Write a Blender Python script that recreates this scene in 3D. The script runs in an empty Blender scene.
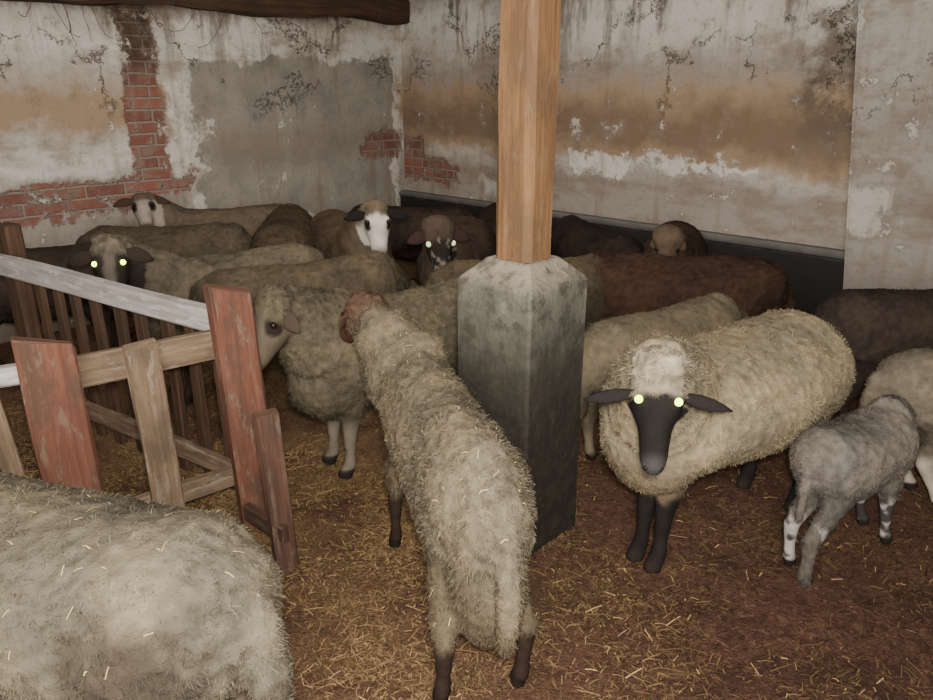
import bpy, bmesh, math, random
import numpy as np
from mathutils import Vector, Matrix, noise
random.seed(7); rng = np.random.default_rng(7)
sc = bpy.context.scene
C = sc.collection
R = math.radians

# ------------------------------------------------------------------ camera
cam_d = bpy.data.cameras.new('camera'); cam = bpy.data.objects.new('camera', cam_d); C.objects.link(cam)
cam.location = (0, 0, 1.5); cam.rotation_euler = (R(70), 0, 0)
cam_d.sensor_width = 36; cam_d.lens = 28.2; cam_d.clip_start = .02
sc.camera = cam

# ------------------------------------------------------------------ node helpers
def mat(name):
    m = bpy.data.materials.new(name); m.use_nodes = True
    nt = m.node_tree; nt.nodes.clear()
    out = nt.nodes.new('ShaderNodeOutputMaterial'); b = nt.nodes.new('ShaderNodeBsdfPrincipled')
    nt.links.new(b.outputs[0], out.inputs[0])
    b.inputs['Specular IOR Level'].default_value = .15
    return m, nt, b
def setin(nt, sock, v):
    if isinstance(v, bpy.types.NodeSocket): nt.links.new(v, sock)
    elif isinstance(v, (tuple, list)) and len(v) == 3 and sock.type == 'RGBA': sock.default_value = (*v, 1)
    else: sock.default_value = v
def nd(nt, typ, ins=None, **props):
    n = nt.nodes.new(typ)
    for k, v in props.items(): setattr(n, k, v)
    for k, v in (ins or {}).items(): setin(nt, n.inputs[k], v)
    return n
def ma(nt, op, a, b=0.0, clamp=False):
    return nd(nt, 'ShaderNodeMath', {0: a, 1: b}, operation=op, use_clamp=clamp).outputs[0]
def mix(nt, f, a, b, blend='MIX'):
    return nd(nt, 'ShaderNodeMix', {0: f, 6: a, 7: b}, data_type='RGBA', blend_type=blend).outputs[2]
def ss(nt, v, a, b):
    return nd(nt, 'ShaderNodeMapRange', {'Value': v, 'From Min': a, 'From Max': b}, interpolation_type='SMOOTHSTEP').outputs[0]
def noi(nt, vec, scale, detail=4, rough=.6, dist=0.0):
    return nd(nt, 'ShaderNodeTexNoise', {'Vector': vec, 'Scale': scale, 'Detail': detail, 'Roughness': rough, 'Distortion': dist})
def ramp(nt, f, stops):
    n = nd(nt, 'ShaderNodeValToRGB', {0: f}); cr = n.color_ramp
    while len(cr.elements) < len(stops): cr.elements.new(.5)
    for e, (p, c) in zip(cr.elements, stops): e.position = p; e.color = (*c, 1)
    return n.outputs[0]
def bump(nt, b, h, strength=.5, dist=.02):
    n = nd(nt, 'ShaderNodeBump', {'Height': h, 'Strength': strength, 'Distance': dist})
    nt.links.new(n.outputs[0], b.inputs['Normal'])
def objco(nt): return nd(nt, 'ShaderNodeTexCoord').outputs['Object']

# ------------------------------------------------------------------ materials
def wall_mat(side):
    m, nt, b = mat('old_plaster_' + side)
    co = objco(nt); xyz = nd(nt, 'ShaderNodeSeparateXYZ', {0: co})
    u, z = xyz.outputs[0], xyz.outputs[2]
    n1 = noi(nt, co, 2.2, 6, .65); n2 = noi(nt, co, 9, 5, .7); n3 = noi(nt, co, 45, 4, .7); n4 = noi(nt, co, 4.5, 6, .7)
    nc = nd(nt, 'ShaderNodeSeparateColor', {0: n1.outputs['Color']}); nf = nd(nt, 'ShaderNodeSeparateColor', {0: n2.outputs['Color']})
    def jit(base, a, bq, k1, k2):
        v = ma(nt, 'ADD', base, ma(nt, 'MULTIPLY', ma(nt, 'SUBTRACT', a, .5), k1))
        return ma(nt, 'ADD', v, ma(nt, 'MULTIPLY', ma(nt, 'SUBTRACT', bq, .5), k2))
    uu = jit(u, nc.outputs[0], nf.outputs[0], .5, .28); zz = jit(z, nc.outputs[1], nf.outputs[1], .4, .22)
    ub = jit(u, nc.outputs[0], nf.outputs[0], .12, .16)
    def box(u0, u1, z0, z1, s=.04, uu=uu):
        a = ma(nt, 'MULTIPLY', ss(nt, uu, u0 - s, u0 + s), ss(nt, uu, u1 + s, u1 - s))
        c = ma(nt, 'MULTIPLY', ss(nt, zz, z0 - s, z0 + s), ss(nt, zz, z1 + s, z1 - s))
        return ma(nt, 'MULTIPLY', a, c)
    zr = ma(nt, 'DIVIDE', zz, 2.4)
    white, grey, lgrey = (.50, .455, .40), (.255, .222, .19), (.36, .32, .275)
    tan, brown, dark = (.27, .19, .122), (.155, .103, .066), (.10, .08, .06)
    gp = None
    if side == 'left':
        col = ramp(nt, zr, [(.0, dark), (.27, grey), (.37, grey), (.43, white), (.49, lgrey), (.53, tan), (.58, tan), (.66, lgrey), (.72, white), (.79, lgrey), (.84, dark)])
        gp = box(.12, 1.95, .45, 1.68, .02); rim = box(.05, 2.06, .4, 1.78, .05)
        col = mix(nt, rim, col, (.46, .42, .365))
        col = mix(nt, box(1.3, 2.0, 1.66, 1.9), col, white)
        bricks = [box(2.16, 2.40, .8, 2.8, .015, ub), box(2.3, 3.6, .70, .88, .02), box(.06, .46, .86, 1.10, .03), box(2.0, 2.25, .8, .94, .02)]
        whites = [ma(nt, 'MULTIPLY', box(2.5, 3.1, .93, 1.03), .8), box(2.02, 2.14, .8, 1.5)]
    elif side == 'right':
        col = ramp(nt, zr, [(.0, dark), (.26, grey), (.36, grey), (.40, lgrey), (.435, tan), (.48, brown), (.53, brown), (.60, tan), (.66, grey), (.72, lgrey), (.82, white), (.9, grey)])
        bricks = [box(-.1, .30, .72, 1.04, .03), box(.2, .6, .70, .86, .03)]
        whites = [ma(nt, 'MULTIPLY', box(1.75, 2.95, .93, 1.05, .02), ss(nt, n4.outputs[0], .40, .46)), box(2.9, 3.2, .97, 1.02, .02), ma(nt, 'MULTIPLY', box(.9, 1.6, .62, .75), .6), ma(nt, 'MULTIPLY', box(.5, 3.4, 1.75, 2.1, .1), .7)]
        col = mix(nt, ma(nt, 'MULTIPLY', ss(nt, n4.outputs[0], .5, .68), .5), col, (.27, .225, .18))
    else:
        col = ramp(nt, zr, [(.0, dark), (.2, (.2, .175, .15)), (.3, (.26, .235, .205)), (.38, (.21, .185, .16)), (.44, (.28, .25, .215)), (.55, (.23, .2, .17)), (.62, (.29, .26, .225)), (.8, (.36, .33, .29)), (.9, (.24, .21, .18))])
        bricks = []; whites = [ma(nt, 'MULTIPLY', box(-.2, .12, .75, 1.0, .03), .6)]
    wide = noi(nt, nd(nt, 'ShaderNodeMapping', {0: co, 'Scale': (1.3, 1.3, 3.2)}).outputs[0], 1.0, 6, .72)
    col = mix(nt, ma(nt, 'MULTIPLY', ss(nt, wide.outputs[0], .48, .62), .6), col, (.16, .117, .08))
    if gp is not None:
        pc = mix(nt, ss(nt, n4.outputs[0], .35, .65), (.165, .148, .124), (.245, .220, .183))
        pc = mix(nt, ma(nt, 'MULTIPLY', box(.2, 1.9, .98, 1.22, .1), .4), pc, (.17, .128, .088))
        col = mix(nt, gp, col, pc)
    for w in whites: col = mix(nt, w, col, white)
    bvec = nd(nt, 'ShaderNodeVectorMath', {0: nd(nt, 'ShaderNodeCombineXYZ', {0: u, 1: z}).outputs[0], 1: nd(nt, 'ShaderNodeVectorMath', {0: n2.outputs['Color'], 'Scale': .022}, operation='SCALE').outputs[0]}, operation='ADD').outputs[0]
    br = nd(nt, 'ShaderNodeTexBrick', {'Vector': bvec, 'Color1': (.205, .078, .056), 'Color2': (.12, .054, .042),
        'Mortar': (.20, .16, .13), 'Scale': 1.0, 'Mortar Size': .009, 'Mortar Smooth': .4, 'Brick Width': .25, 'Row Height': .075, 'Bias': .0})
    bm_ = None
    for k in bricks: bm_ = k if bm_ is None else ma(nt, 'MAXIMUM', bm_, k)
    if bm_ is not None:
        bm_ = ma(nt, 'MULTIPLY', bm_, ss(nt, ma(nt, 'ADD', n4.outputs[0], ma(nt, 'MULTIPLY', n2.outputs[0], .35)), .80, .755))
        bc = mix(nt, ss(nt, zz, 1.35, 1.75), br.outputs[0], mix(nt, br.outputs['Fac'], (.05, .03, .022), (.09, .06, .045)))
        bc = mix(nt, ma(nt, 'MULTIPLY', ss(nt, n2.outputs[0], .42, .66), .8), bc, (.19, .145, .115))
        col = mix(nt, bm_, col, bc)
    # stains, soot and cracks
    col = mix(nt, ma(nt, 'MULTIPLY', ss(nt, n2.outputs[0], .50, .72), .5), col, (.135, .10, .072))
    col = mix(nt, ma(nt, 'MULTIPLY', ss(nt, n3.outputs[0], .53, .78), .45), col, (.10, .08, .06))
    st = noi(nt, nd(nt, 'ShaderNodeMapping', {0: co, 'Scale': (9, 9, .7)}).outputs[0], 1.0, 4, .6)
    col = mix(nt, ma(nt, 'MULTIPLY', ss(nt, st.outputs[0], .53, .72), .5), col, (.16, .115, .08))
    flake = ma(nt, 'MULTIPLY', ss(nt, n4.outputs[0], .60, .615), ss(nt, nf.outputs[2], .45, .55))
    col = mix(nt, ma(nt, 'MULTIPLY', flake, .55), col, (.54, .49, .43))
    st2 = noi(nt, nd(nt, 'ShaderNodeMapping', {0: co, 'Scale': (5, 5, .8)}).outputs[0], 1.0, 6, .7)
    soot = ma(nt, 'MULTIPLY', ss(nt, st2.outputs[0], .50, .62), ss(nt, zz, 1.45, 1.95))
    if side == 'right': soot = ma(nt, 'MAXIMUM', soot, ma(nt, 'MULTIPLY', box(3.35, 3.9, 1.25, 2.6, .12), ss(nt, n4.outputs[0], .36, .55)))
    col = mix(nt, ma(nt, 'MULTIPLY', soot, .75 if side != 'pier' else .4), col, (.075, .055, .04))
    vv = nd(nt, 'ShaderNodeVectorMath', {0: co, 1: nd(nt, 'ShaderNodeVectorMath', {0: n4.outputs['Color'], 'Scale': .7}, operation='SCALE').outputs[0]}, operation='ADD').outputs[0]
    vo = nd(nt, 'ShaderNodeTexVoronoi', {'Vector': vv, 'Scale': 1.7}, feature='DISTANCE_TO_EDGE')
    crack = ma(nt, 'MULTIPLY', ss(nt, vo.outputs[0], .016, .004), ss(nt, zz, 1.25, 1.5))
    crack = ma(nt, 'MULTIPLY', crack, ss(nt, nc.outputs[2], .46, .54))
    col = mix(nt, ma(nt, 'MULTIPLY', crack, .85), col, (.045, .033, .024))
    setin(nt, b.inputs['Base Color'], col); b.inputs['Roughness'].default_value = .95
    h = ma(nt, 'ADD', ma(nt, 'MULTIPLY', n2.outputs[0], .6), ma(nt, 'MULTIPLY', n3.outputs[0], .3))
    if bm_ is not None: h = ma(nt, 'SUBTRACT', h, ma(nt, 'MULTIPLY', bm_, ma(nt, 'ADD', .5, br.outputs['Fac'])))
    h = ma(nt, 'SUBTRACT', h, crack); h = ma(nt, 'ADD', h, ma(nt, 'MULTIPLY', flake, .4))
    for w in whites: h = ma(nt, 'ADD', h, ma(nt, 'MULTIPLY', w, .5))
    bump(nt, b, h, .7, .02)
    return m

def wood_mat(name, c1, c2, c3, dirt=(.03, .022, .016), worn=.5, chips=None, chipf=.7):
    m, nt, b = mat(name)
    uv = nd(nt, 'ShaderNodeTexCoord').outputs['UV']
    g = noi(nt, nd(nt, 'ShaderNodeMapping', {0: uv, 'Scale': (2.5, 45, 1)}).outputs[0], 1, 6, .65, .3)
    p = noi(nt, nd(nt, 'ShaderNodeMapping', {0: uv, 'Scale': (4, 9, 1)}).outputs[0], 1, 5, .65)
    q = noi(nt, nd(nt, 'ShaderNodeMapping', {0: uv, 'Scale': (9, 30, 1)}).outputs[0], 1, 5, .7)
    col = ramp(nt, g.outputs[0], [(.3, c1), (.52, c2), (.72, c3)])
    col = mix(nt, ma(nt, 'MULTIPLY', ss(nt, p.outputs[0], .44, .62), worn), col, dirt)
    if chips: col = mix(nt, ma(nt, 'MULTIPLY', ss(nt, q.outputs[0], .53, .64), chipf), col, chips)
    setin(nt, b.inputs['Base Color'], col); b.inputs['Roughness'].default_value = .8
    bump(nt, b, ma(nt, 'ADD', g.outputs[0], q.outputs[0]), .6, .006)
    return m

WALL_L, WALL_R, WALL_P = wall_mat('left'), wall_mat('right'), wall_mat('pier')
W_POST = wood_mat('pine_post_wood', (.095, .051, .023), (.148, .078, .035), (.19, .104, .05), worn=.65, dirt=(.08, .048, .028), chips=(.175, .12, .075), chipf=.35)
W_RED = wood_mat('red_stained_wood', (.08, .036, .024), (.12, .049, .031), (.15, .070, .044), worn=.75, dirt=(.062, .039, .027), chips=(.145, .102, .072))
W_BROWN = wood_mat('dark_brown_wood', (.04, .023, .016), (.07, .036, .024), (.10, .056, .036), worn=.7, dirt=(.045, .03, .022), chips=(.11, .075, .052))
W_TAN = wood_mat('weathered_tan_wood', (.085, .057, .036), (.14, .094, .06), (.195, .14, .092), worn=.65, dirt=(.065, .047, .032), chips=(.20, .16, .12))
W_GREY = wood_mat('grey_weathered_wood', (.21, .188, .17), (.29, .268, .246), (.38, .355, .335), worn=.5, dirt=(.17, .14, .12), chips=(.42, .40, .38))
W_DARK = wood_mat('dark_old_wood', (.03, .017, .011), (.055, .03, .018), (.09, .05, .03), worn=.5)

def conc_mat():
    m, nt, b = mat('stained_concrete'); co = objco(nt)
    z = nd(nt, 'ShaderNodeSeparateXYZ', {0: co}).outputs[2]
    n = noi(nt, co, 6, 6, .7); n2 = noi(nt, co, 40, 4, .7); n5 = noi(nt, co, 14, 5, .7)
    st = noi(nt, nd(nt, 'ShaderNodeMapping', {0: co, 'Scale': (16, 16, 2.2)}).outputs[0], 1, 5, .7)
    zz = ma(nt, 'ADD', z, ma(nt, 'MULTIPLY', ma(nt, 'SUBTRACT', n.outputs[0], .5), .45))
    zz = ma(nt, 'ADD', zz, ma(nt, 'MULTIPLY', ma(nt, 'SUBTRACT', st.outputs[0], .5), .25))
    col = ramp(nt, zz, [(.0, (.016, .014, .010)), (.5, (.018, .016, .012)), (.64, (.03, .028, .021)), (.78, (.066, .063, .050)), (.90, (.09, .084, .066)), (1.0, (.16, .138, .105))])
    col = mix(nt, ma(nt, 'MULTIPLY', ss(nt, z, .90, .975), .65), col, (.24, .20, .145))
    col = mix(nt, ma(nt, 'MULTIPLY', ss(nt, n5.outputs[0], .46, .62), .65), col, (.028, .023, .016))
    col = mix(nt, ma(nt, 'MULTIPLY', ss(nt, n2.outputs[0], .5, .75), .5), col, (.05, .041, .031))
    setin(nt, b.inputs['Base Color'], col); b.inputs['Roughness'].default_value = .85
    bump(nt, b, ma(nt, 'ADD', n2.outputs[0], n5.outputs[0]), .5, .01); return m
def plinth_mat():
    m, nt, b = mat('shaded_plinth_render'); co = objco(nt)
    z = nd(nt, 'ShaderNodeSeparateXYZ', {0: co}).outputs[2]
    n = noi(nt, co, 8, 6, .7)
    zz = ma(nt, 'ADD', z, ma(nt, 'MULTIPLY', ma(nt, 'SUBTRACT', n.outputs[0], .5), .06))
    col = ramp(nt, zz, [(.0, (.010, .008, .007)), (.54, (.018, .016, .015)), (.60, (.13, .12, .11))])  # dark grey, with the lower wall's shadow put into the near-black tones
    setin(nt, b.inputs['Base Color'], col); b.inputs['Roughness'].default_value = .9; bump(nt, b, n.outputs[0], .4, .01); return m
def floor_mat():
    m, nt, b = mat('bedding_floor'); co = objco(nt)
    x = nd(nt, 'ShaderNodeSeparateXYZ', {0: co}).outputs[0]
    n = noi(nt, co, 3, 6, .7); n2 = noi(nt, co, 34, 7, .8, 1.2); n3 = noi(nt, co, 130, 3, .7)
    col = ramp(nt, n2.outputs[0], [(.3, (.032, .014, .010)), (.46, (.088, .041, .027)), (.58, (.145, .074, .046)), (.72, (.28, .175, .10))])
    col = mix(nt, ma(nt, 'MULTIPLY', ss(nt, n.outputs[0], .50, .66), .62), col, (.036, .018, .014))
    gold = ma(nt, 'MULTIPLY', ss(nt, x, .7, -.55), ss(nt, n.outputs[0], .34, .60))
    col = mix(nt, ma(nt, 'MULTIPLY', gold, .65), col, mix(nt, ss(nt, n3.outputs[0], .35, .65), (.125, .068, .032), (.35, .23, .108)))
    setin(nt, b.inputs['Base Color'], col); b.inputs['Roughness'].default_value = .75
    bump(nt, b, ma(nt, 'ADD', n2.outputs[0], n3.outputs[0]), .9, .03); return m
def col_mat(name, rough=1.0, bscale=120, bs=.4):
    m, nt, b = mat(name)
    a = nd(nt, 'ShaderNodeAttribute', attribute_name='Col')
    n = noi(nt, objco(nt), bscale, 3, .7)
    setin(nt, b.inputs['Base Color'], mix(nt, .35, a.outputs['Color'], mix(nt, n.outputs[0], (.35, .35, .35), (1.3, 1.3, 1.3)), 'MULTIPLY'))
    b.inputs['Roughness'].default_value = rough; b.inputs['Specular IOR Level'].default_value = .05
    if bs: bump(nt, b, n.outputs[0], bs, .01)
    return m
def plain(name, c, rough=.5, emit=None, es=0):
    m, nt, b = mat(name); n = noi(nt, objco(nt), 60, 2)
    setin(nt, b.inputs['Base Color'], mix(nt, ma(nt, 'MULTIPLY', n.outputs[0], .3), c, tuple(v * .6 for v in c)))
    b.inputs['Roughness'].default_value = rough
    if emit: b.inputs['Emission Color'].default_value = (*emit, 1); b.inputs['Emission Strength'].default_value = es
    return m
CONC, PLINTH, FLOOR = conc_mat(), plinth_mat(), floor_mat()
BODY = col_mat('sheep_coat'); FLEECE = col_mat('wool_locks', 1.0, 60, 0); STRAW = col_mat('dry_straw', .6, 40, 0)
EYE_G = plain('eye_shine_green', (.4, .7, .1), .2, (.66, 1.0, .05), 9)  # both eye shines: flash reflection put in as emission
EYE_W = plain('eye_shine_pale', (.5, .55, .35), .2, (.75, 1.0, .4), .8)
EYE_D = plain('eye_dark', (.012, .008, .006), .12)
DARKSKIN = plain('dark_nostril', (.01, .008, .008), .5)
WEB = plain('dusty_cobweb', (.09, .075, .06), .9)

# ------------------------------------------------------------------ object helpers
def obj(name, mesh, m=None, parent=None):
    o = bpy.data.objects.new(name, mesh); C.objects.link(o)
    if m: mesh.materials.append(m)
    if parent: o.parent = parent
    return o
def tag(o, label=None, cat=None, group=None, kind=None):
    if label: o['label'] = label
    if cat: o['category'] = cat
    if group: o['group'] = group
    if kind: o['kind'] = kind
    return o
def empty(name, loc, rz=0):
    o = bpy.data.objects.new(name, None); C.objects.link(o); o.location = loc; o.rotation_euler = (0, 0, rz)
    o.empty_display_size = .1; return o
def mesh_of(bm, name='m', smooth=False):
    me = bpy.data.meshes.new(name); bmesh.ops.recalc_face_normals(bm, faces=bm.faces); bm.to_mesh(me); bm.free()
    if smooth: me.polygons.foreach_set('use_smooth', [True] * len(me.polygons))
    return me
def box_mesh(x0, x1, y0, y1, z0, z1, bev=0, lean=0.0):
    bm = bmesh.new(); bmesh.ops.create_cube(bm, size=1)
    for v in bm.verts:
        ln = lean if (v.co.x < 0 and v.co.z > 0) else 0
        v.co = Vector(((x0 + x1) / 2 + v.co.x * (x1 - x0) + ln, (y0 + y1) / 2 + v.co.y * (y1 - y0), (z0 + z1) / 2 + v.co.z * (z1 - z0)))
    if bev: bmesh.ops.bevel(bm, geom=bm.edges[:], offset=bev, segments=2, affect='EDGES')
    return mesh_of(bm)
def plank_mesh(p0, p1, w, t, side, seed=0, wob=.004, n=12, taper=1.0, cut=0.0):
    """a sawn board from p0 to p1, w wide along side, t thick, edges eased, a little crooked"""
    p0, p1 = Vector(p0), Vector(p1); d = p1 - p0; L = d.length; d.normalize()
    s = Vector(side); s = (s - d * s.dot(d)).normalized(); nn = d.cross(s)
    bm = bmesh.new(); uvl = bm.loops.layers.uv.new('UVMap'); rings = []
    e = min(w, t) * .16
    prof = [(-w/2+e, -t/2), (w/2-e, -t/2), (w/2, -t/2+e), (w/2, t/2-e), (w/2-e, t/2), (-w/2+e, t/2), (-w/2, t/2-e), (-w/2, -t/2+e)]
    for i in range(n + 1):
        f = i / n; k = 1 + (taper - 1) * f; ring = []
        for j, (a, b_) in enumerate(prof):
            q = noise.noise(Vector((f * L * 3, j * 1.7, seed * 5.3))) * wob; off = noise.noise(Vector((f * L * 1.3, 9, seed * 3.1))) * wob * 2
            ext = (cut * a / w + wob * 2.5 * noise.noise(Vector((a * 40, b_ * 40, seed)))) if i == n else 0
            ring.append(bm.verts.new(p0 + d * (f * L + ext) + s * (a * k + q + off) + nn * (b_ * k + q)))
        rings.append(ring)
    m = len(prof)
    def quv(f, us):
        for l, (uu, vv) in zip(f.loops, us): l[uvl].uv = (uu + seed * .37, vv + seed * .21)
    per = [0]
    for j in range(m):
        a, b_ = prof[j], prof[(j + 1) % m]; per.append(per[-1] + math.hypot(a[0] - b_[0], a[1] - b_[1]))
    for i in range(n):
        for j in range(m):
            f = bm.faces.new((rings[i][j], rings[i][(j+1) % m], rings[i+1][(j+1) % m], rings[i+1][j]))
            u0, u1 = i / n * L, (i + 1) / n * L
            quv(f, [(u0, per[j]), (u0, per[j+1]), (u1, per[j+1]), (u1, per[j])])
    for ring in (rings[0][::-1], rings[-1]):
        f = bm.faces.new(ring)
        quv(f, [(p[0] * .3, p[1]) for p in prof])
    return mesh_of(bm)
def chain(bm, pts, rad, upref=(0, 0, 1), seg=16):
    pts = [Vector(p) for p in pts]; up = Vector(upref); rings = []
    for i, p in enumerate(pts):
        t = (pts[min(i+1, len(pts)-1)] - pts[max(i-1, 0)]).normalized()
        r = t.cross(up); r.normalize(); q = r.cross(t).normalized()
        w, h = rad[i] if isinstance(rad[i], tuple) else (rad[i], rad[i])
        rings.append([bm.verts.new(p + r * (w * math.cos(2*math.pi*k/seg)) + q * (h * math.sin(2*math.pi*k/seg))) for k in range(seg)])
    for a, b_ in zip(rings, rings[1:]):
        for k in range(seg): bm.faces.new((a[k], a[(k+1) % seg], b_[(k+1) % seg], b_[k]))
    bm.faces.new(rings[0][::-1]); bm.faces.new(rings[-1])
def ball(bm, c, rx, ry=None, rz=None, rot=None, us=16, vs=10):
    M = Matrix.Translation(c) @ (rot.to_4x4() if rot else Matrix()) @ Matrix.Diagonal((rx, ry or rx, rz or rx, 1))
    bmesh.ops.create_uvsphere(bm, u_segments=us, v_segments=vs, radius=1, matrix=M)

# ------------------------------------------------------------------ room shell
corner = Vector((-.557, 6.72, 0)); aL = math.atan2(-.732, -.681); aR = math.atan2(-.681, .732)
dl = Vector((-.681, -.732, 0)); dr = Vector((.732, -.681, 0))
def placed(o, loc, rz): o.location = loc; o.rotation_euler = (0, 0, rz); return o
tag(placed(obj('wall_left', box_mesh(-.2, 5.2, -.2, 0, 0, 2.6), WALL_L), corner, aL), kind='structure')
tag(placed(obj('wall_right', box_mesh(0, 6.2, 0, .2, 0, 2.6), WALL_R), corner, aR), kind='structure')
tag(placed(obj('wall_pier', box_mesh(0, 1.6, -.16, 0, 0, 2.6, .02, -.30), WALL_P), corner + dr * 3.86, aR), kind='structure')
bm = bmesh.new()
prof = [(0, 0), (0, .60), (-.055, .60), (-.075, .585), (-.075, .56), (-.06, .55), (-.06, 0)]
va = [bm.verts.new((.0, y, z)) for y, z in prof]; vb = [bm.verts.new((3.84, y, z)) for y, z in prof]
for i in range(len(prof)): bm.faces.new((va[i], va[(i+1) % 7], vb[(i+1) % 7], vb[i]))
bm.faces.new(va); bm.faces.new(vb[::-1])
tag(placed(obj('trim_1', mesh_of(bm), PLINTH), corner, aR), kind='structure')

# floor: trampled bedding
bm = bmesh.new(); bmesh.ops.create_grid(bm, x_segments=220, y_segments=220, size=1)
for v in bm.verts:
    x, y = v.co.x * 5.2, 3.2 + v.co.y * 5.2
    v.co = Vector((x, y, .016 * noise.noise(Vector((x * 2.2, y * 2.2, 0))) + .016 * noise.noise(Vector((x * 9, y * 9, 3))) - .012))
tag(obj('floor', mesh_of(bm, smooth=True), FLOOR), kind='structure')
# ceiling boards
bm = bmesh.new()
for i in range(26):
    y = -.6 + i * .31
    bmesh.ops.create_cube(bm, size=1, matrix=Matrix.Translation((0, y, 2.46 + .008 * (i % 2))) @ Matrix.Diagonal((10.5, .30, .03, 1)))
me = mesh_of(bm); me.uv_layers.new(name='UVMap')
tag(obj('ceiling', me, W_DARK), kind='structure')
# tie beam over the left wall
b0, b1 = corner + Vector((.732, -.681, 0)) * .06 - dl * .0, corner + Vector((.732, -.681, 0)) * .06 + dl * 4.6
be = empty('beam', b0 + Vector((0, 0, 2.095)))
o = obj('timber', plank_mesh((0, 0, 0), b1 - b0 + Vector((0, 0, -.09)), .19, .11, (0, 0, 1), 3, .026, 80), W_DARK, be)
tag(be, 'dark old timber beam running along the top of the left wall', 'beam')
# cobwebs
bm = bmesh.new()
for i in range(12):
    t = random.uniform(2.5, 3.3) if i < 8 else random.uniform(.7, 1.9)
    p = b0 + dl * t + Vector((0, 0, 1.94)); q = p + dl * random.uniform(-.2, .2) + Vector((-.03, .03, -random.uniform(.03, .25)))
    pts = [p.lerp(q, f) + Vector((0, 0, -.05 * math.sin(f * math.pi))) + Vector((random.uniform(-.008, .008), 0, random.uniform(-.008, .008))) for f in np.linspace(0, 1, 7)]
    chain(bm, pts, [.002] * 7, (.3, .5, .2), 5)
tag(obj('cobweb', mesh_of(bm), WEB), 'dusty cobweb strands sagging from the dark beam over the left wall', 'cobweb', kind='stuff')

# ------------------------------------------------------------------ pillar
pil = empty('pillar', (.180, 2.28, 0), aR)
bm = bmesh.new(); h = .152; hs = .072; c = .009
def ring(hh, cc, z):
    return [bm.verts.new((x, y, z)) for x, y in ((-hh+cc, -hh), (hh-cc, -hh), (hh, -hh+cc), (hh, hh-cc), (hh-cc, hh), (-hh+cc, hh), (-hh, hh-cc), (-hh, -hh+cc))]
rs = [ring(h * 1.03, c, -.03), ring(h * 1.01, c, .3), ring(h, c, .6), ring(h, c, .912), ring(h - .008, c, .926), ring(.088, .012, .982), ring(.08, .012, .986)]
for a, b_ in zip(rs, rs[1:]):
    for k in range(8): bm.faces.new((a[k], a[(k+1) % 8], b_[(k+1) % 8], b_[k]))
bm.faces.new(rs[0]); bm.faces.new(rs[-1])
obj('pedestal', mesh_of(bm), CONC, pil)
obj('shaft', plank_mesh((0, 0, .965), (0, 0, 2.45), hs * 2, hs * 2, (1, 0, 0), 11, .004, 24), W_POST, pil)
tag(pil, 'square pine post standing on a tall dark concrete pedestal amid the flock', 'pillar')

# ------------------------------------------------------------------ fence
A, B_, Cc = Vector((-1.21, 2.0, 0)), Vector((-.80, 2.33, 0)), Vector((-2.03, 3.10, 0))
d1 = (Cc - B_).normalized(); d2 = (B_ - A).normalized(); n2 = Vector((d2.y, -d2.x, 0)); n1 = Vector((d1.y, -d1.x, 0))
Z = Vector((0, 0, 1))
f1 = empty('fence_panel', B_)
def part(name, p0, p1, w, t, side, m, par, seed, **k):
    o = obj(name, plank_mesh(Vector(p0) - par.location, Vector(p1) - par.location, w, t, side, seed, **k), m, par); return o
part('rail', B_ + d1 * -.03 + Z * .745, Cc + d1 * .25 + Z * .775, .085, .06, Z, W_GREY, f1, 21, wob=.002)
part('rail', B_ + d1 * .05 + Z * .17, Cc + Z * .21, .07, .035, Z, W_TAN, f1, 22)
part('post', Cc + Z * -.01 + n1 * .07, Cc + Z * .93 + n1 * .07, .11, .07, d1, W_DARK, f1, 23)
for i in range(9):
    q = B_ + d1 * (.12 + i * .14)
    part('picket', q + n1 * .045 + Z * .06, q + n1 * .045 + Z * .74 + d1 * random.uniform(-.02, .02), .05, .025, d1, W_DARK, f1, 30 + i, n=6)
tag(f1, 'long fence panel, grey weathered top rail over dark pickets, running back leftward', 'fence', 'fence panels')
f2 = empty('fence_panel', A)
part('post', A + Z * -.01, A + Z * .80 + d2 * -.02, .155, .055, d2, W_RED, f2, 41, cut=-.05, wob=.007)
part('post', B_ + n2 * .03 + d2 * .03 + Z * -.01, B_ + n2 * .03 + Z * .875, .14, .07, d2, W_RED, f2, 42, cut=-.04, wob=.007)
part('rail', A + d2 * .02 - n2 * .045 + Z * .675, B_ - n2 * .035 - d2 * .02 + Z * .675, .10, .035, Z, W_TAN, f2, 43, wob=.006)
part('rail', A - d2 * .55 - n2 * .045 + Z * .74, A + d2 * .03 - n2 * .045 + Z * .70, .06, .04, Z, W_GREY, f2, 44)
part('rail', A - d2 * .55 - n2 * .045 + Z * .16, B_ - n2 * .045 + d2 * .10 + Z * .16, .075, .035, Z, W_TAN, f2, 45)
q = A + d2 * .26
part('picket', q - n2 * .005 + Z * .08, q - n2 * .005 + Z * .735 - d2 * .015, .10, .03, d2, W_TAN, f2, 46, wob=.007)
for k, tt in enumerate((-.13, -.27, -.41)):
    q = A + d2 * tt
    part('picket', q - n2 * .005 + Z * .08, q - n2 * .005 + Z * .70 - d2 * .05, .055, .028, d2, W_TAN if k == 0 else W_RED, f2, 47 + k)
tag(f2, 'short near fence panel with two red posts and tan rails in front of the flock', 'fence', 'fence panels')
lp = empty('plank', (-.60, 2.03, 0))
obj('board', plank_mesh((0.01, 0, -.01), (-.03, .05, .53), .075, .04, d2, 55, .006), W_BROWN, lp)
obj('cleat', plank_mesh((-.15, .14, .12), (.02, -.02, .13), .06, .03, Z, 56, .005), W_BROWN, lp)
tag(lp, 'short dark brown board standing upright at the near fence corner', 'plank')

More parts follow.
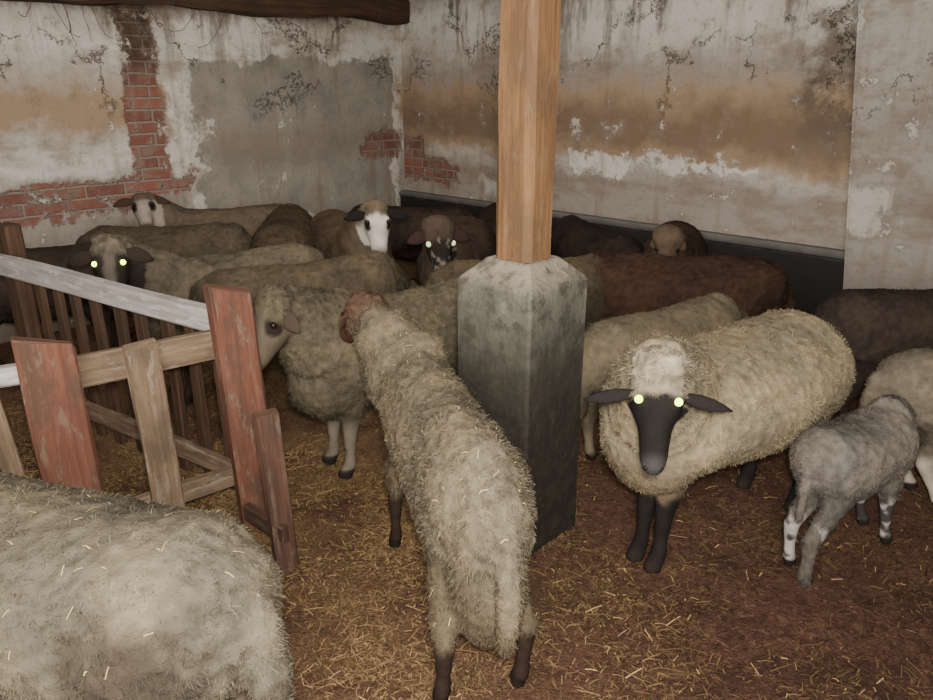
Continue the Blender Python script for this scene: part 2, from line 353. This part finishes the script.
# ------------------------------------------------------------------ sheep
def sst(x, a, b): t = np.clip((x - a) / (b - a + 1e-9), 0, 1); return t * t * (3 - 2 * t)
straw_pts = []
def bake(bm, voxel):
    me = bpy.data.meshes.new('tmp'); bm.to_mesh(me); bm.free()
    o = bpy.data.objects.new('tmp', me); C.objects.link(o)
    r = o.modifiers.new('r', 'REMESH'); r.mode = 'VOXEL'; r.voxel_size = voxel
    s = o.modifiers.new('s', 'SMOOTH'); s.factor = .5; s.iterations = 5
    dg = bpy.context.evaluated_depsgraph_get(); dg.update()
    m2 = bpy.data.meshes.new_from_object(o.evaluated_get(dg))
    bpy.data.objects.remove(o); bpy.data.meshes.remove(me)
    return m2
def arrays(me):
    V = np.empty(len(me.vertices) * 3); me.vertices.foreach_get('co', V); V = V.reshape(-1, 3)
    Nn = np.empty(len(me.vertices) * 3); me.vertex_normals.foreach_get('vector', Nn); Nn = Nn.reshape(-1, 3)
    return V, Nn, [tuple(p.vertices) for p in me.polygons]
def colmesh(V, F, Cl, smooth=True):
    me = bpy.data.meshes.new('m'); me.from_pydata([tuple(v) for v in V], [], F)
    a = me.color_attributes.new('Col', 'FLOAT_COLOR', 'POINT')
    a.data.foreach_set('color', np.concatenate([Cl, np.ones((len(Cl), 1))], 1).astype(np.float32).ravel())
    me.polygons.foreach_set('use_smooth', [smooth] * len(me.polygons)); me.update(); return me

def sheep(label, c, head_deg, s=1.0, wool=(.34, .27, .17), face=(.02, .016, .014), legc=(.02, .015, .012), ear=None, bw=1.0, bh=1.0,
          poll=None, muz=None, eyes='dark', muzc=None, patt=None, cap=0.0, capc=None, tufts=6000, voxel=.014, steps=(0, 0, 0, 0), name='sheep', cat='sheep',
          tail=1.0, bald=.035, group='flock of sheep', dirty=None, earlen=1.0, earw=1.0, eart=.022, earu=.028, droop=.3, darkpatch=None, neckr=1.0, straw=0, tuftlen=1.0, shaggy=1.0, woolneck=None,
          fronty=1.0, hindy=1.0, legpatch=None, earfwd=0.0, xs=1.0, legr=1.0, facew=1.0, muzw=1.0, eyex=.059, skirt=0.0, woolz=(.25, .31), chest=0.0, hips=0.0, eyer=.0135, patchr=.026):
    root = empty(name, (c[0], c[1], 0), R(head_deg)); tag(root, label, cat, group)
    Mi = Matrix.Rotation(-R(head_deg), 3, 'Z'); ctr = Vector((c[0], c[1], 0))
    loc = lambda p: Mi @ (Vector(p) - ctr)
    poll = loc(poll) if poll else Vector((.60, 0, .80)) * s
    muz = loc(muz) if muz else Vector((.78, 0, .66)) * s
    d = (muz - poll).normalized(); k = (muz - poll).length / .25
    up = Vector((0, 0, 1)); up = (up - d * up.dot(d)).normalized(); r = d.cross(up)
    bm = bmesh.new()
    # trunk: rump, hips, loin, deep chest, withers
    tx = [-.545, -.50, -.40, -.24, -.04, .16, .32, .43, .50]
    tw = [.07, .145, .200, .222, .228, .218, .198, .155, .08]
    tu = [.09, .165, .205, .202, .198, .205, .212, .17, .09]
    tz = [.53, .545, .562, .556, .548, .55, .558, .565, .57]
    chain(bm, [(x * s * xs, 0, z * s) for x, z in zip(tx, tz)], [(w * s * bw, h * s * bh) for w, h in zip(tw, tu)], seg=24)
    ball(bm, Vector((-.08 * xs, 0, .47)) * s, .34 * s * xs, .19 * s * bw, .165 * s * bh)         # belly
    ball(bm, Vector((.36 * xs, 0, .50)) * s, .16 * s, .16 * s * bw, .2 * s * bh)            # brisket
    if hips:
        for sg in (-1, 1): ball(bm, Vector((-.33, sg * .075 * hips, .575)) * s, .15 * s, .095 * s * hips, .15 * s); ball(bm, Vector((.28, sg * .06 * hips, .575)) * s, .13 * s, .095 * s * hips, .155 * s)
    if skirt: ball(bm, Vector((-.40 * xs, 0, .40)) * s, .135 * s, .17 * s * bw, .20 * s * skirt); ball(bm, Vector((-.10, 0, .43)) * s, .34 * s, .18 * s * bw, .18 * s * skirt)
    if chest: ball(bm, Vector((.34, 0, .44)) * s, .20 * s, .16 * s, .19 * s * chest); ball(bm, Vector((0, 0, .42)) * s, .36 * s, .19 * s, .18 * s * chest)
    # neck
    p0 = Vector((.33 * s * xs, 0, .60 * s)); e = poll - d * .015 * k
    mid = p0.lerp(e, .5); m2 = p0.lerp(e, .8)
    chain(bm, [p0, p0.lerp(e, .3), mid, m2, e], [(.155*s*min(bw,1)*neckr, .185*s), (.145*s*neckr*min(bw**.5,1), .17*s*neckr), (.12*s*neckr*min(bw**.5,1), .135*s*neckr), (.092*s*neckr, .10*s*neckr), (.07*k, .075*k)], seg=18)
    # head
    st = [(-.035, .038, .04, .0), (-.01, .062, .066, .0), (.03, .071, .08, .0), (.07, .069, .082, -.002), (.10, .062, .077, -.004), (.14, .051, .063, -.006), (.18, .045, .053, -.007), (.215, .042, .045, -.008), (.24, .033, .034, -.01), (.252, .018, .018, -.012)]
    chain(bm, [poll + d * (t * k) + up * (o * k) for t, w, h, o in st], [(w * k * (facew if t < .11 else facew * muzw), h * k) for t, w, h, o in st], up, 18)
    for sg in (-1, 1): ball(bm, poll + d * .07 * k + r * sg * .045 * k * facew + up * .045 * k, .024 * k)   # brow
    if cap: ball(bm, poll + d * .0 * k + up * .035 * k, cap * k, cap * 1.0 * k, cap * .8 * k)
    # legs
    for i, (sg, fx) in enumerate(((1, 1), (-1, 1), (1, -1), (-1, -1))):
        y = sg * .105 * s * (.55 + .45 * bw) * (fronty if fx > 0 else hindy); dx = steps[i]
        if fx > 0:
            P = [(.31, .52), (.29, .40), (.315 + dx*.45, .22), (.32 + dx*.8, .11), (.325 + dx, .055), (.345 + dx, .028), (.355 + dx, .0)]
            Q = [(.085, .10), (.06, .075), (.032, .036), (.023, .024), (.028, .03), (.028, .034), (.030, .04)]
        else:
            P = [(-.34, .53), (-.27, .42), (-.345 + dx*.3, .33), (-.425 + dx*.6, .235), (-.405 + dx*.85, .12), (-.395 + dx, .058), (-.375 + dx, .028), (-.365 + dx, .0)]
            Q = [(.12, .14), (.095, .12), (.058, .07), (.036, .043), (.025, .027), (.03, .032), (.028, .034), (.030, .04)]
        hi = max(.42, min(1, bw * bw * 1.25))
        chain(bm, [(x * s * (xs if z > .3 else 1) + (0 if z > .3 else (xs - 1) * s * math.copysign(.36, x)), y * (hi if z > .4 else (1 + hi) / 2 if z > .3 else .95), z * s) for x, z in P],
              [(a * s * (.35 + .65 * min(bw, 1) if z > .3 else legr), b_ * s * (xs ** .5 if z > .3 else legr)) for (a, b_), (x, z) in zip(Q, P)], (1, 0, 0), 12)
    if tail:
        chain(bm, [(-.50*s*xs, 0, .66*s), (-.55*s*xs, 0, .60*s), (-.57*s*xs, 0, .48*s), (-.57*s*xs, 0, .37*s), (-.565*s*xs, .005, .31*s)], [.035*s*tail, .048*s*tail, .046*s*tail, .036*s*tail, .02*s], (1, 0, 0), 10)
    me = bake(bm, voxel); V, Nn, F = arrays(me); bpy.data.meshes.remove(me)
    dn, un, rn, pn = map(np.array, (d, up, r, poll))
    rel = V - pn; t = rel @ dn / k; uu = rel @ un / k; rr = rel @ rn / k; rad = np.sqrt(np.maximum((rel ** 2).sum(1) / k**2 - t**2, 0))
    seedv = Vector((c[0] * 7, c[1] * 5, 0))
    nz = np.array([noise.noise(Vector(v) * 6 + seedv) for v in V]); nz2 = np.array([noise.noise(Vector(v) * 24 + seedv) for v in V]); nz3 = np.array([noise.noise(Vector(v) * 52 + seedv) for v in V])
    hm = sst(t + nz2 * .012 + nz3 * .008, bald, bald + .022) * (rad < .125) * (uu > -.105)
    lm = 1 - sst(V[:, 2] + nz2 * .02, woolz[0] * s, woolz[1] * s)
    lm = lm * ((V[:, 0] > -.53 * s * xs)) if tail else lm
    wm = np.clip(1 - hm - lm, 0, 1)
    # wool lumps
    V = V + Nn * (wm * (.006 * nz + .003 * nz2 + .005 * nz3) * shaggy * s)[:, None]
    wool = np.array(wool); Cl = np.tile(wool, (len(V), 1)) * (1 + .42 * nz + .22 * nz2 + .36 * nz3)[:, None]
    yel = sst(nz + .5 * nz2, -.15, .4)[:, None]; Cl = Cl * (1 - .3 * yel) + Cl * np.array((1.0, .90, .72)) * (.3 * yel)
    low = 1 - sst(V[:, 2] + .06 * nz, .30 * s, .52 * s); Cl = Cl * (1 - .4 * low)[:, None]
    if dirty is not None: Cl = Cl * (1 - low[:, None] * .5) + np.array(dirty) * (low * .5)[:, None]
    if woolneck is not None:
        nk = sst(V[:, 0] + .05 * nz, .40 * s * xs, .56 * s * xs); Cl = Cl * (1 - nk)[:, None] + np.array(woolneck) * nk[:, None] * (1 + .25 * nz2)[:, None]
    if capc is not None:
        q = sst(uu + .03 * nz2, -.05, .06) * sst(.16 - rad + .05 * nz2, 0, .10) * sst(t + .03 * nz3, -.13, .0); Cl = Cl * (1 - q)[:, None] + np.array(capc) * q[:, None] * (1 + .4 * nz2 + .45 * nz3)[:, None]
        V = V + Nn * (q * wm * (.007 * nz2 + .010 * nz3))[:, None]
    if darkpatch:  # soft-edged darker patches blended into the coat colour
        for (sx, sy, sz, sr, sc_) in darkpatch:
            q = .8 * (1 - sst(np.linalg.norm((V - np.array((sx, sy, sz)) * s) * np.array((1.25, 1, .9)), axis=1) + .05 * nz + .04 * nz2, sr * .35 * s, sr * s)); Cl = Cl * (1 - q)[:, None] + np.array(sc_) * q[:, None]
    fc = np.tile(np.array(face), (len(V), 1)) * (1 + .2 * nz2)[:, None]
    if patt == 'eyepatch':        # black round the eyes
        q = (1 - sst(np.sqrt((t - .085)**2 + (np.abs(rr) - eyex - .003)**2 + (uu - .035)**2) + .010 * nz2, patchr, patchr + .014)); fc = fc * (1 - q)[:, None] + np.array((.02, .015, .012)) * q[:, None]
    if patt == 'speckle':
        q = sst(nz2 + nz3, .28, .45) * .8; fc = fc * (1 - q)[:, None] + np.array((.16, .13, .105)) * q[:, None]
    if patt == 'blaze':           # dark face, pale stripe down the nose
        q = (1 - sst(np.abs(rr) + .012 * nz2, .012, .028)) * sst(uu, .0, .03); fc = fc * (1 - q)[:, None] + np.array((.10, .083, .066)) * q[:, None]
    if muzc is not None:
        q = sst(t, .195, .235); fc = fc * (1 - q)[:, None] + np.array(muzc) * q[:, None]
    Cl = Cl * (1 - hm)[:, None] + fc * hm[:, None]
    lc = np.tile(np.array(legc), (len(V), 1)) * (1 + .3 * nz2)[:, None]; hoof = 1 - sst(V[:, 2], .035 * s, .05 * s)
    if legpatch is not None:
        q = sst(.8 * nz + .9 * nz2 + .5 * nz3, -.20, .14); lc = lc * (1 - q)[:, None] + np.array(legpatch) * q[:, None]
    lc = lc * (1 - hoof)[:, None] + np.array((.018, .014, .011)) * hoof[:, None]
    Cl = Cl * (1 - lm)[:, None] + lc * lm[:, None]
    Cl = np.clip(Cl, .004, 1)
    zmin = V[:, 2].min()
    # ears
    be_ = bmesh.new()
    for sg in (-1, 1):
        bp = poll + d * eart * k + r * sg * .054 * k * facew + up * earu * k
        ed = (r * sg + Vector((0, 0, -droop)) - up * .05 + d * (.06 + earfwd)).normalized(); L = .135 * k * earlen
        nrm = (up + d * .2); nrm = (nrm - ed * nrm.dot(ed)).normalized()
        pts = [bp + ed * (L * f) + nrm * (.012 * k * math.sin(f * 3)) for f in (0, .15, .35, .6, .82, 1.0)]
        chain(be_, pts, [(a * k * earw, b_ * k) for a, b_ in ((.014, .011), (.024, .010), (.032, .007), (.029, .006), (.018, .005), (.004, .003))], nrm, 12)
    me = bpy.data.meshes.new('e'); bmesh.ops.recalc_face_normals(be_, faces=be_.faces); be_.to_mesh(me); be_.free()
    Ve, Ne, Fe = arrays(me); bpy.data.meshes.remove(me)
    ec = np.tile(np.array(ear if ear is not None else face), (len(Ve), 1))
    n0 = len(V)
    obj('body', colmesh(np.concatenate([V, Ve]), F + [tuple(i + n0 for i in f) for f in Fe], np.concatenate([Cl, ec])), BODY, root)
    # fleece: short matted locks of wool standing out of the coat, combed together in clumps
    idx = np.where(wm > .5)[0]; pick = rng.choice(idx, tufts)
    P = V[pick]; Np = Nn[pick]; cc = Cl[pick] * rng.uniform(.60, 1.22, (tufts, 1))
    tn = rng.normal(size=(tufts, 3)); tn -= Np * (tn * Np).sum(1)[:, None]; tn /= np.linalg.norm(tn, axis=1)[:, None] + 1e-9
    P = P + tn * rng.uniform(0, voxel * .8, (tufts, 1))
    cl_ = np.array([noise.noise_vector(Vector(p) * 20 + seedv) for p in P]); lk = np.array([noise.noise(Vector(p) * 13 + seedv) for p in P])
    dirn = Np * .36 + np.array((-.22, 0, -.36)) + cl_ * .7 + rng.normal(size=(tufts, 3)) * .34
    dirn /= np.linalg.norm(dirn, axis=1)[:, None]
    out = (dirn * Np).sum(1); dirn = dirn + Np * (np.maximum(.12 - out, 0) - np.maximum(out - .65, 0))[:, None]
    Ln = rng.uniform(.009, .026, (tufts, 1)) * s * tuftlen * (1.1 + .8 * np.clip(lk, -.5, .6))[:, None]; wd = rng.uniform(.0006, .0013, (tufts, 1)) * s * (1.35 if tufts < 14000 else 1)
    P = P - Np * .003
    bend = Np * -.25 * Ln
    a_, b2 = P - tn * wd, P + tn * wd; m_ = P + dirn * Ln * .55; ti = P + dirn * Ln + bend
    Vt = np.stack([a_, b2, m_ + tn * wd * .8, m_ - tn * wd * .8, ti], 1).reshape(-1, 3)
    Ft = []
    for i in range(tufts): j = i * 5; Ft.append((j, j+1, j+2, j+3)); Ft.append((j+3, j+2, j+4))
    obj('fleece', colmesh(Vt, Ft, np.repeat(cc, 5, 0)), FLEECE, root)
    # eyes and nostrils
    em = {'dark': EYE_D, 'green': EYE_G, 'pale': EYE_W}[eyes]
    for sg in (-1, 1):
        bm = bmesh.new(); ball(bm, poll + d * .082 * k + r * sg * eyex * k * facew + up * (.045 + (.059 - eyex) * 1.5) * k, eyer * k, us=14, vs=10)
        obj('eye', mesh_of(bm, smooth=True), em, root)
        bm = bmesh.new(); ball(bm, poll + d * .238 * k + r * sg * .017 * k + up * .012 * k, .008 * k, .006 * k, .006 * k, us=10, vs=6)
        obj('nostril', mesh_of(bm, smooth=True), DARKSKIN, root)
    root.location.z = -zmin - .008
    if straw:
        top = np.where((Nn[:, 2] > .25) & (wm > .7) & (V[:, 0] < .35 * s))[0]
        Mw = Matrix.Rotation(R(head_deg), 3, 'Z')
        for i in rng.choice(top, straw):
            straw_pts.append((Mw @ Vector(V[i] + Nn[i] * .014) + root.location, Mw @ Vector(Nn[i])))
    return root

BLK, DKB = (.013, .011, .010), (.035, .022, .015)
# --- near sheep
sheep('black-faced cream sheep with shining eyes staring ahead, right of the pillar', (.862, 2.235), 216, .975, (.195, .162, .106), BLK, BLK, ear=(.016, .013, .012),
      poll=(.497, 1.765, .795), muz=(.470, 1.625, .575), eyes='green', muzc=(.04, .038, .037), cap=.068, capc=(.225, .19, .138), bald=.056, tufts=70000, voxel=.010, bw=1.14, bh=.98, neckr=1.14, straw=45, dirty=(.11, .075, .045),
      fronty=.36, earlen=.95, earw=.55, eart=.060, earu=.02, droop=.16, facew=.98, muzw=.82, eyex=.047, eyer=.0100)
sheep('grey-tan sheep seen from behind in the centre foreground, rump toward the viewer', (-.072, 1.85), 107, .98, (.115, .096, .065), (.07, .034, .022), (.025, .016, .012), bw=.58,
      poll=(-.325, 2.33, .775), muz=(-.435, 2.48, .665), tufts=70000, voxel=.010, straw=100, woolneck=(.08, .055, .037), ear=(.05, .03, .02), dirty=(.11, .082, .05), shaggy=1.2, tuftlen=1.15, bald=.075, earlen=.6, droop=1.1, earfwd=.7, hindy=1.35, neckr=1.08, cap=.08, tail=.66, legr=.8, skirt=.95, hips=.78, woolz=(.20, .26), capc=(.07, .039, .026))
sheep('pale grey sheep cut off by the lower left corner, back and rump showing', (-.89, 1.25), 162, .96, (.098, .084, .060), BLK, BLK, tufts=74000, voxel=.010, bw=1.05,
      poll=(-1.52, 1.25, .70), muz=(-1.62, 1.10, .52), straw=70, darkpatch=[(-.42, .21, .55, .21, (.03, .023, .017))], dirty=(.08, .06, .04))
sheep('woolly grey-brown sheep with a dark-ringed eye beside the red fence post', (-.27, 2.86), 216, .93, (.088, .073, .049), (.085, .068, .047), (.12, .10, .073), ear=(.05, .038, .027),
      poll=(-.655, 2.48, .755), muz=(-.755, 2.34, .57), patt='eyepatch', muzc=(.035, .027, .021), cap=.072, tufts=54000, voxel=.010, neckr=1.2, straw=12, bald=.058, earlen=.7, droop=.9, earfwd=-.1, shaggy=1.5, tuftlen=1.5, chest=.95, fronty=.8, woolz=(.22, .29), patchr=.031)
# --- middle of the flock
sheep('dim grey-brown sheep mostly hidden behind the concrete pedestal', (.32, 3.50), 8, .92, (.06, .046, .03), DKB, DKB, tufts=20000, tuftlen=1.2, poll=(.80, 3.64, .55), muz=(.92, 3.68, .4))
sheep('dun grey sheep with only its rounded back showing behind the woolly grey-brown sheep', (-.76, 3.36), 30, .95, (.068, .054, .036), DKB, DKB, tufts=26000, tuftlen=1.3, shaggy=1.4, poll=(-.32, 3.70, .50), muz=(-.2, 3.76, .34))
sheep('grey sheep with shining eyes and dark face looking over the fence', (-1.20, 3.62), 218, .93, (.092, .076, .053), (.022, .018, .015), DKB, ear=(.03, .022, .017),
      poll=(-1.61, 3.26, .79), muz=(-1.55, 3.08, .575), eyes='green', cap=.068, capc=(.11, .09, .065), tufts=26000, tuftlen=1.3, shaggy=1.4, eyex=.050, eyer=.0105, patt='blaze', earlen=.8)
sheep('white-faced sheep with black ears and eye patches, head raised near the back', (-.74, 4.50), 294, .95, (.062, .043, .029), (.44, .39, .34), DKB, ear=BLK,
      poll=(-.49, 3.98, .85), muz=(-.46, 3.83, .635), eyes='dark', patt='eyepatch', tufts=18000, tuftlen=1.3, woolneck=(.105, .078, .053), earlen=.85, earw=.85, droop=.12, cap=.06, muzc=(.15, .12, .10), neckr=1.1, eyex=.052, patchr=.025)
sheep('dark speckle-faced sheep with a curly crown just left of the pillar', (-.05, 4.22), 262, .95, (.042, .028, .021), (.018, .014, .012), DKB, ear=(.03, .018, .015),
      poll=(-.15, 3.68, .80), muz=(-.11, 3.53, .59), eyes='pale', patt='speckle', cap=.085, tufts=18000, woolneck=(.055, .039, .029), bald=.06, earlen=.8)
sheep('mid-brown sheep seen rump first between white-faced sheep and left wall', (-1.16, 4.68), 98, .95, (.05, .036, .024), DKB, DKB, tufts=16000, tuftlen=1.3, shaggy=1.4, poll=(-1.25, 5.24, .55), muz=(-1.27, 5.38, .38))
sheep('olive grey sheep standing broadside behind the shining-eyed sheep at the fence', (-1.76, 4.30), 10, .95, (.062, .049, .034), DKB, DKB, tufts=16000, tuftlen=1.3, shaggy=1.4, poll=(-1.25, 4.38, .5), muz=(-1.13, 4.3, .34))
sheep('pale-faced sheep with dark ears standing farthest back against the left wall', (-1.66, 4.98), 200, .95, (.085, .066, .048), (.25, .21, .172), DKB, ear=(.05, .03, .02),
      poll=(-2.10, 4.76, .80), muz=(-2.02, 4.61, .635), patt='eyepatch', tufts=14000, earlen=.95, droop=.15, eyex=.052, patchr=.029, muzc=(.06, .045, .038))
sheep('dark brown sheep behind the far end of the fence at the left edge', (-2.28, 3.82), 12, .92, (.036, .026, .02), DKB, DKB, tufts=12000, poll=(-1.87, 4.0, .5), muz=(-1.76, 4.0, .34))
sheep('blackish brown sheep in the far corner under the bricks', (-.42, 5.28), 175, .90, (.032, .022, .017), DKB, DKB, tufts=9000, poll=(-.94, 5.28, .5), muz=(-1.06, 5.28, .34))
sheep('dark brown sheep far back, just left of the wooden post', (.26, 5.02), 96, .90, (.032, .022, .017), DKB, DKB, tufts=9000, poll=(.20, 5.52, .5), muz=(.18, 5.64, .34))
# --- right of the pillar
sheep('cream sheep mostly hidden behind the black-faced sheep, beside the pedestal', (.84, 2.89), 35, .84, (.125, .103, .068), DKB, (.13, .105, .07), tufts=28000, tuftlen=1.2, poll=(1.26, 3.16, .46), muz=(1.36, 3.22, .32), bw=.95, woolz=(.15, .22))
sheep('red-brown sheep standing broadside behind the cream sheep', (1.02, 3.50), 172, .95, (.038, .022, .0155), DKB, DKB, tufts=26000, tuftlen=1.4, shaggy=1.5, poll=(.52, 3.72, .5), muz=(.42, 3.80, .34))
sheep('brown sheep with a tan woolly crown between the red-brown sheep and the right wall', (1.24, 4.32), 252, .90, (.045, .029, .022), (.075, .047, .03), DKB, tufts=14000, tuftlen=1.2, poll=(1.08, 3.86, .725), muz=(1.04, 3.75, .54), cap=.10, woolneck=(.09, .062, .042), bald=.11, earlen=.5, droop=.9)
sheep('black sheep standing against the right wall behind the red-brown sheep', (.80, 4.58), 110, .88, (.022, .016, .013), DKB, DKB, tufts=9000, poll=(.62, 5.04, .5), muz=(.56, 5.14, .34))
sheep('dim brown sheep by the plaster pier at the right edge', (2.03, 3.08), 5, .88, (.038, .028, .022), DKB, DKB, tufts=16000, tuftlen=1.3)
sheep('small grey lamb with black and white legs walking in front of the pier', (1.265, 2.11), 32, .70, (.118, .103, .088), (.03, .025, .022), (.045, .04, .036), tufts=44000, bw=.80, bh=.84, voxel=.009,
      poll=(1.50, 2.34, .44), muz=(1.565, 2.40, .33), steps=(.12, .06, -.02, -.10), name='lamb', cat='lamb', shaggy=1.2, tuftlen=1.2, neckr=.9, legpatch=(.30, .275, .245), group='lambs', xs=.66, tail=.55, earlen=.6, droop=.9, fronty=.85, hindy=.75, legr=1.0, woolz=(.26, .33))
sheep('cream lamb cut off by the right edge behind the small grey lamb', (1.96, 2.43), 352, .80, (.125, .105, .077), (.30, .24, .19), (.30, .26, .21), tufts=30000, bw=.9, bh=.95, voxel=.011,
      name='lamb', cat='lamb', shaggy=.8, tuftlen=1.2, group='lambs', steps=(0, 0, .1, .16))

# ------------------------------------------------------------------ straw
def straw_mesh(items):
    V, F, Cl = [], [], []
    for p, d, sd, L, w, col in items:
        n = len(V); m_ = p + d * L * .5 + Vector((0, 0, random.uniform(.0, .004)))
        for q in (p, m_, p + d * L): V += [q - sd * w, q + sd * w]
        F += [(n, n+1, n+3, n+2), (n+2, n+3, n+5, n+4)]; Cl += [col] * 6
    return colmesh(np.array([tuple(v) for v in V]), F, np.array(Cl))
items = []
for i in range(160000):
    x = random.uniform(-2.3, 2.0); y = random.uniform(.9, 3.9) if i % 3 == 0 else random.uniform(1.0, 2.9)
    gold = min(1, max(0, (.75 - x) / 1.3)); dens = noise.noise(Vector((x * 3, y * 3, 1))) + .5 * noise.noise(Vector((x * 8, y * 8, 5)))
    if random.random() > (.22 + .56 * gold) * (1 + 1.6 * dens): continue
    a = random.uniform(0, 6.283); d = Vector((math.cos(a), math.sin(a), random.uniform(-.04, .04))).normalized(); sd = d.cross(Vector((random.uniform(-.3, .3), random.uniform(-.3, .3), 1))).normalized()
    b_ = random.uniform(.10, .68) * (.5 + .48 * gold)
    if random.random() < .04: b_ = random.uniform(.6, 1.0)
    items.append((Vector((x, y, random.uniform(-.018, .005))), d, sd, random.choice((.008, .012, .016, .022, .03, .05)) * random.uniform(.7, 1.3), random.uniform(.0006, .0017), (.48 * b_, .312 * b_, .148 * b_)))
tag(obj('straw', straw_mesh(items), STRAW), 'loose golden straw strewn over the brown trampled bedding', 'straw', kind='stuff')
items = []
for p, n in straw_pts:
    t = Vector((random.gauss(0, 1), random.gauss(0, 1), random.gauss(0, 1))); t = (t - n * t.dot(n)).normalized(); b_ = random.uniform(.5, .95)
    items.append((p - t * .01, t, t.cross(n).normalized(), random.uniform(.007, .026), .0010, (.48 * b_, .36 * b_, .16 * b_)))
tag(obj('straw_bits', straw_mesh(items), STRAW), 'short bits of straw caught in the fleece of the nearest sheep', 'straw', kind='stuff')

# ------------------------------------------------------------------ light
def area(name, loc, target, size, power, col):
    l = bpy.data.lights.new(name, 'AREA'); l.size = size; l.energy = power; l.color = col
    o = bpy.data.objects.new(name, l); C.objects.link(o); o.location = loc
    o.rotation_euler = (Vector(target) - Vector(loc)).to_track_quat('-Z', 'Y').to_euler(); return o
area('flash', (.03, -.03, 1.6), (0, 3.4, 1.1), .12, 135, (1, .955, .90))
area('fill_behind_camera', (-.8, -1.8, 2.2), (-.3, 4.8, 1.5), 2.4, 310, (1, .94, .87))  # unseen soft fill added behind the camera to even out the brightness
area('fill_overhead', (-.5, 3.9, 2.38), (-.5, 4.2, 0), 2.4, 62, (1, .94, .86))  # unseen overhead fill added to brighten the backs and walls
w = bpy.data.worlds.new('world'); sc.world = w; w.use_nodes = True
w.node_tree.nodes['Background'].inputs[0].default_value = (.66, .63, .63, 1); w.node_tree.nodes['Background'].inputs[1].default_value = .45
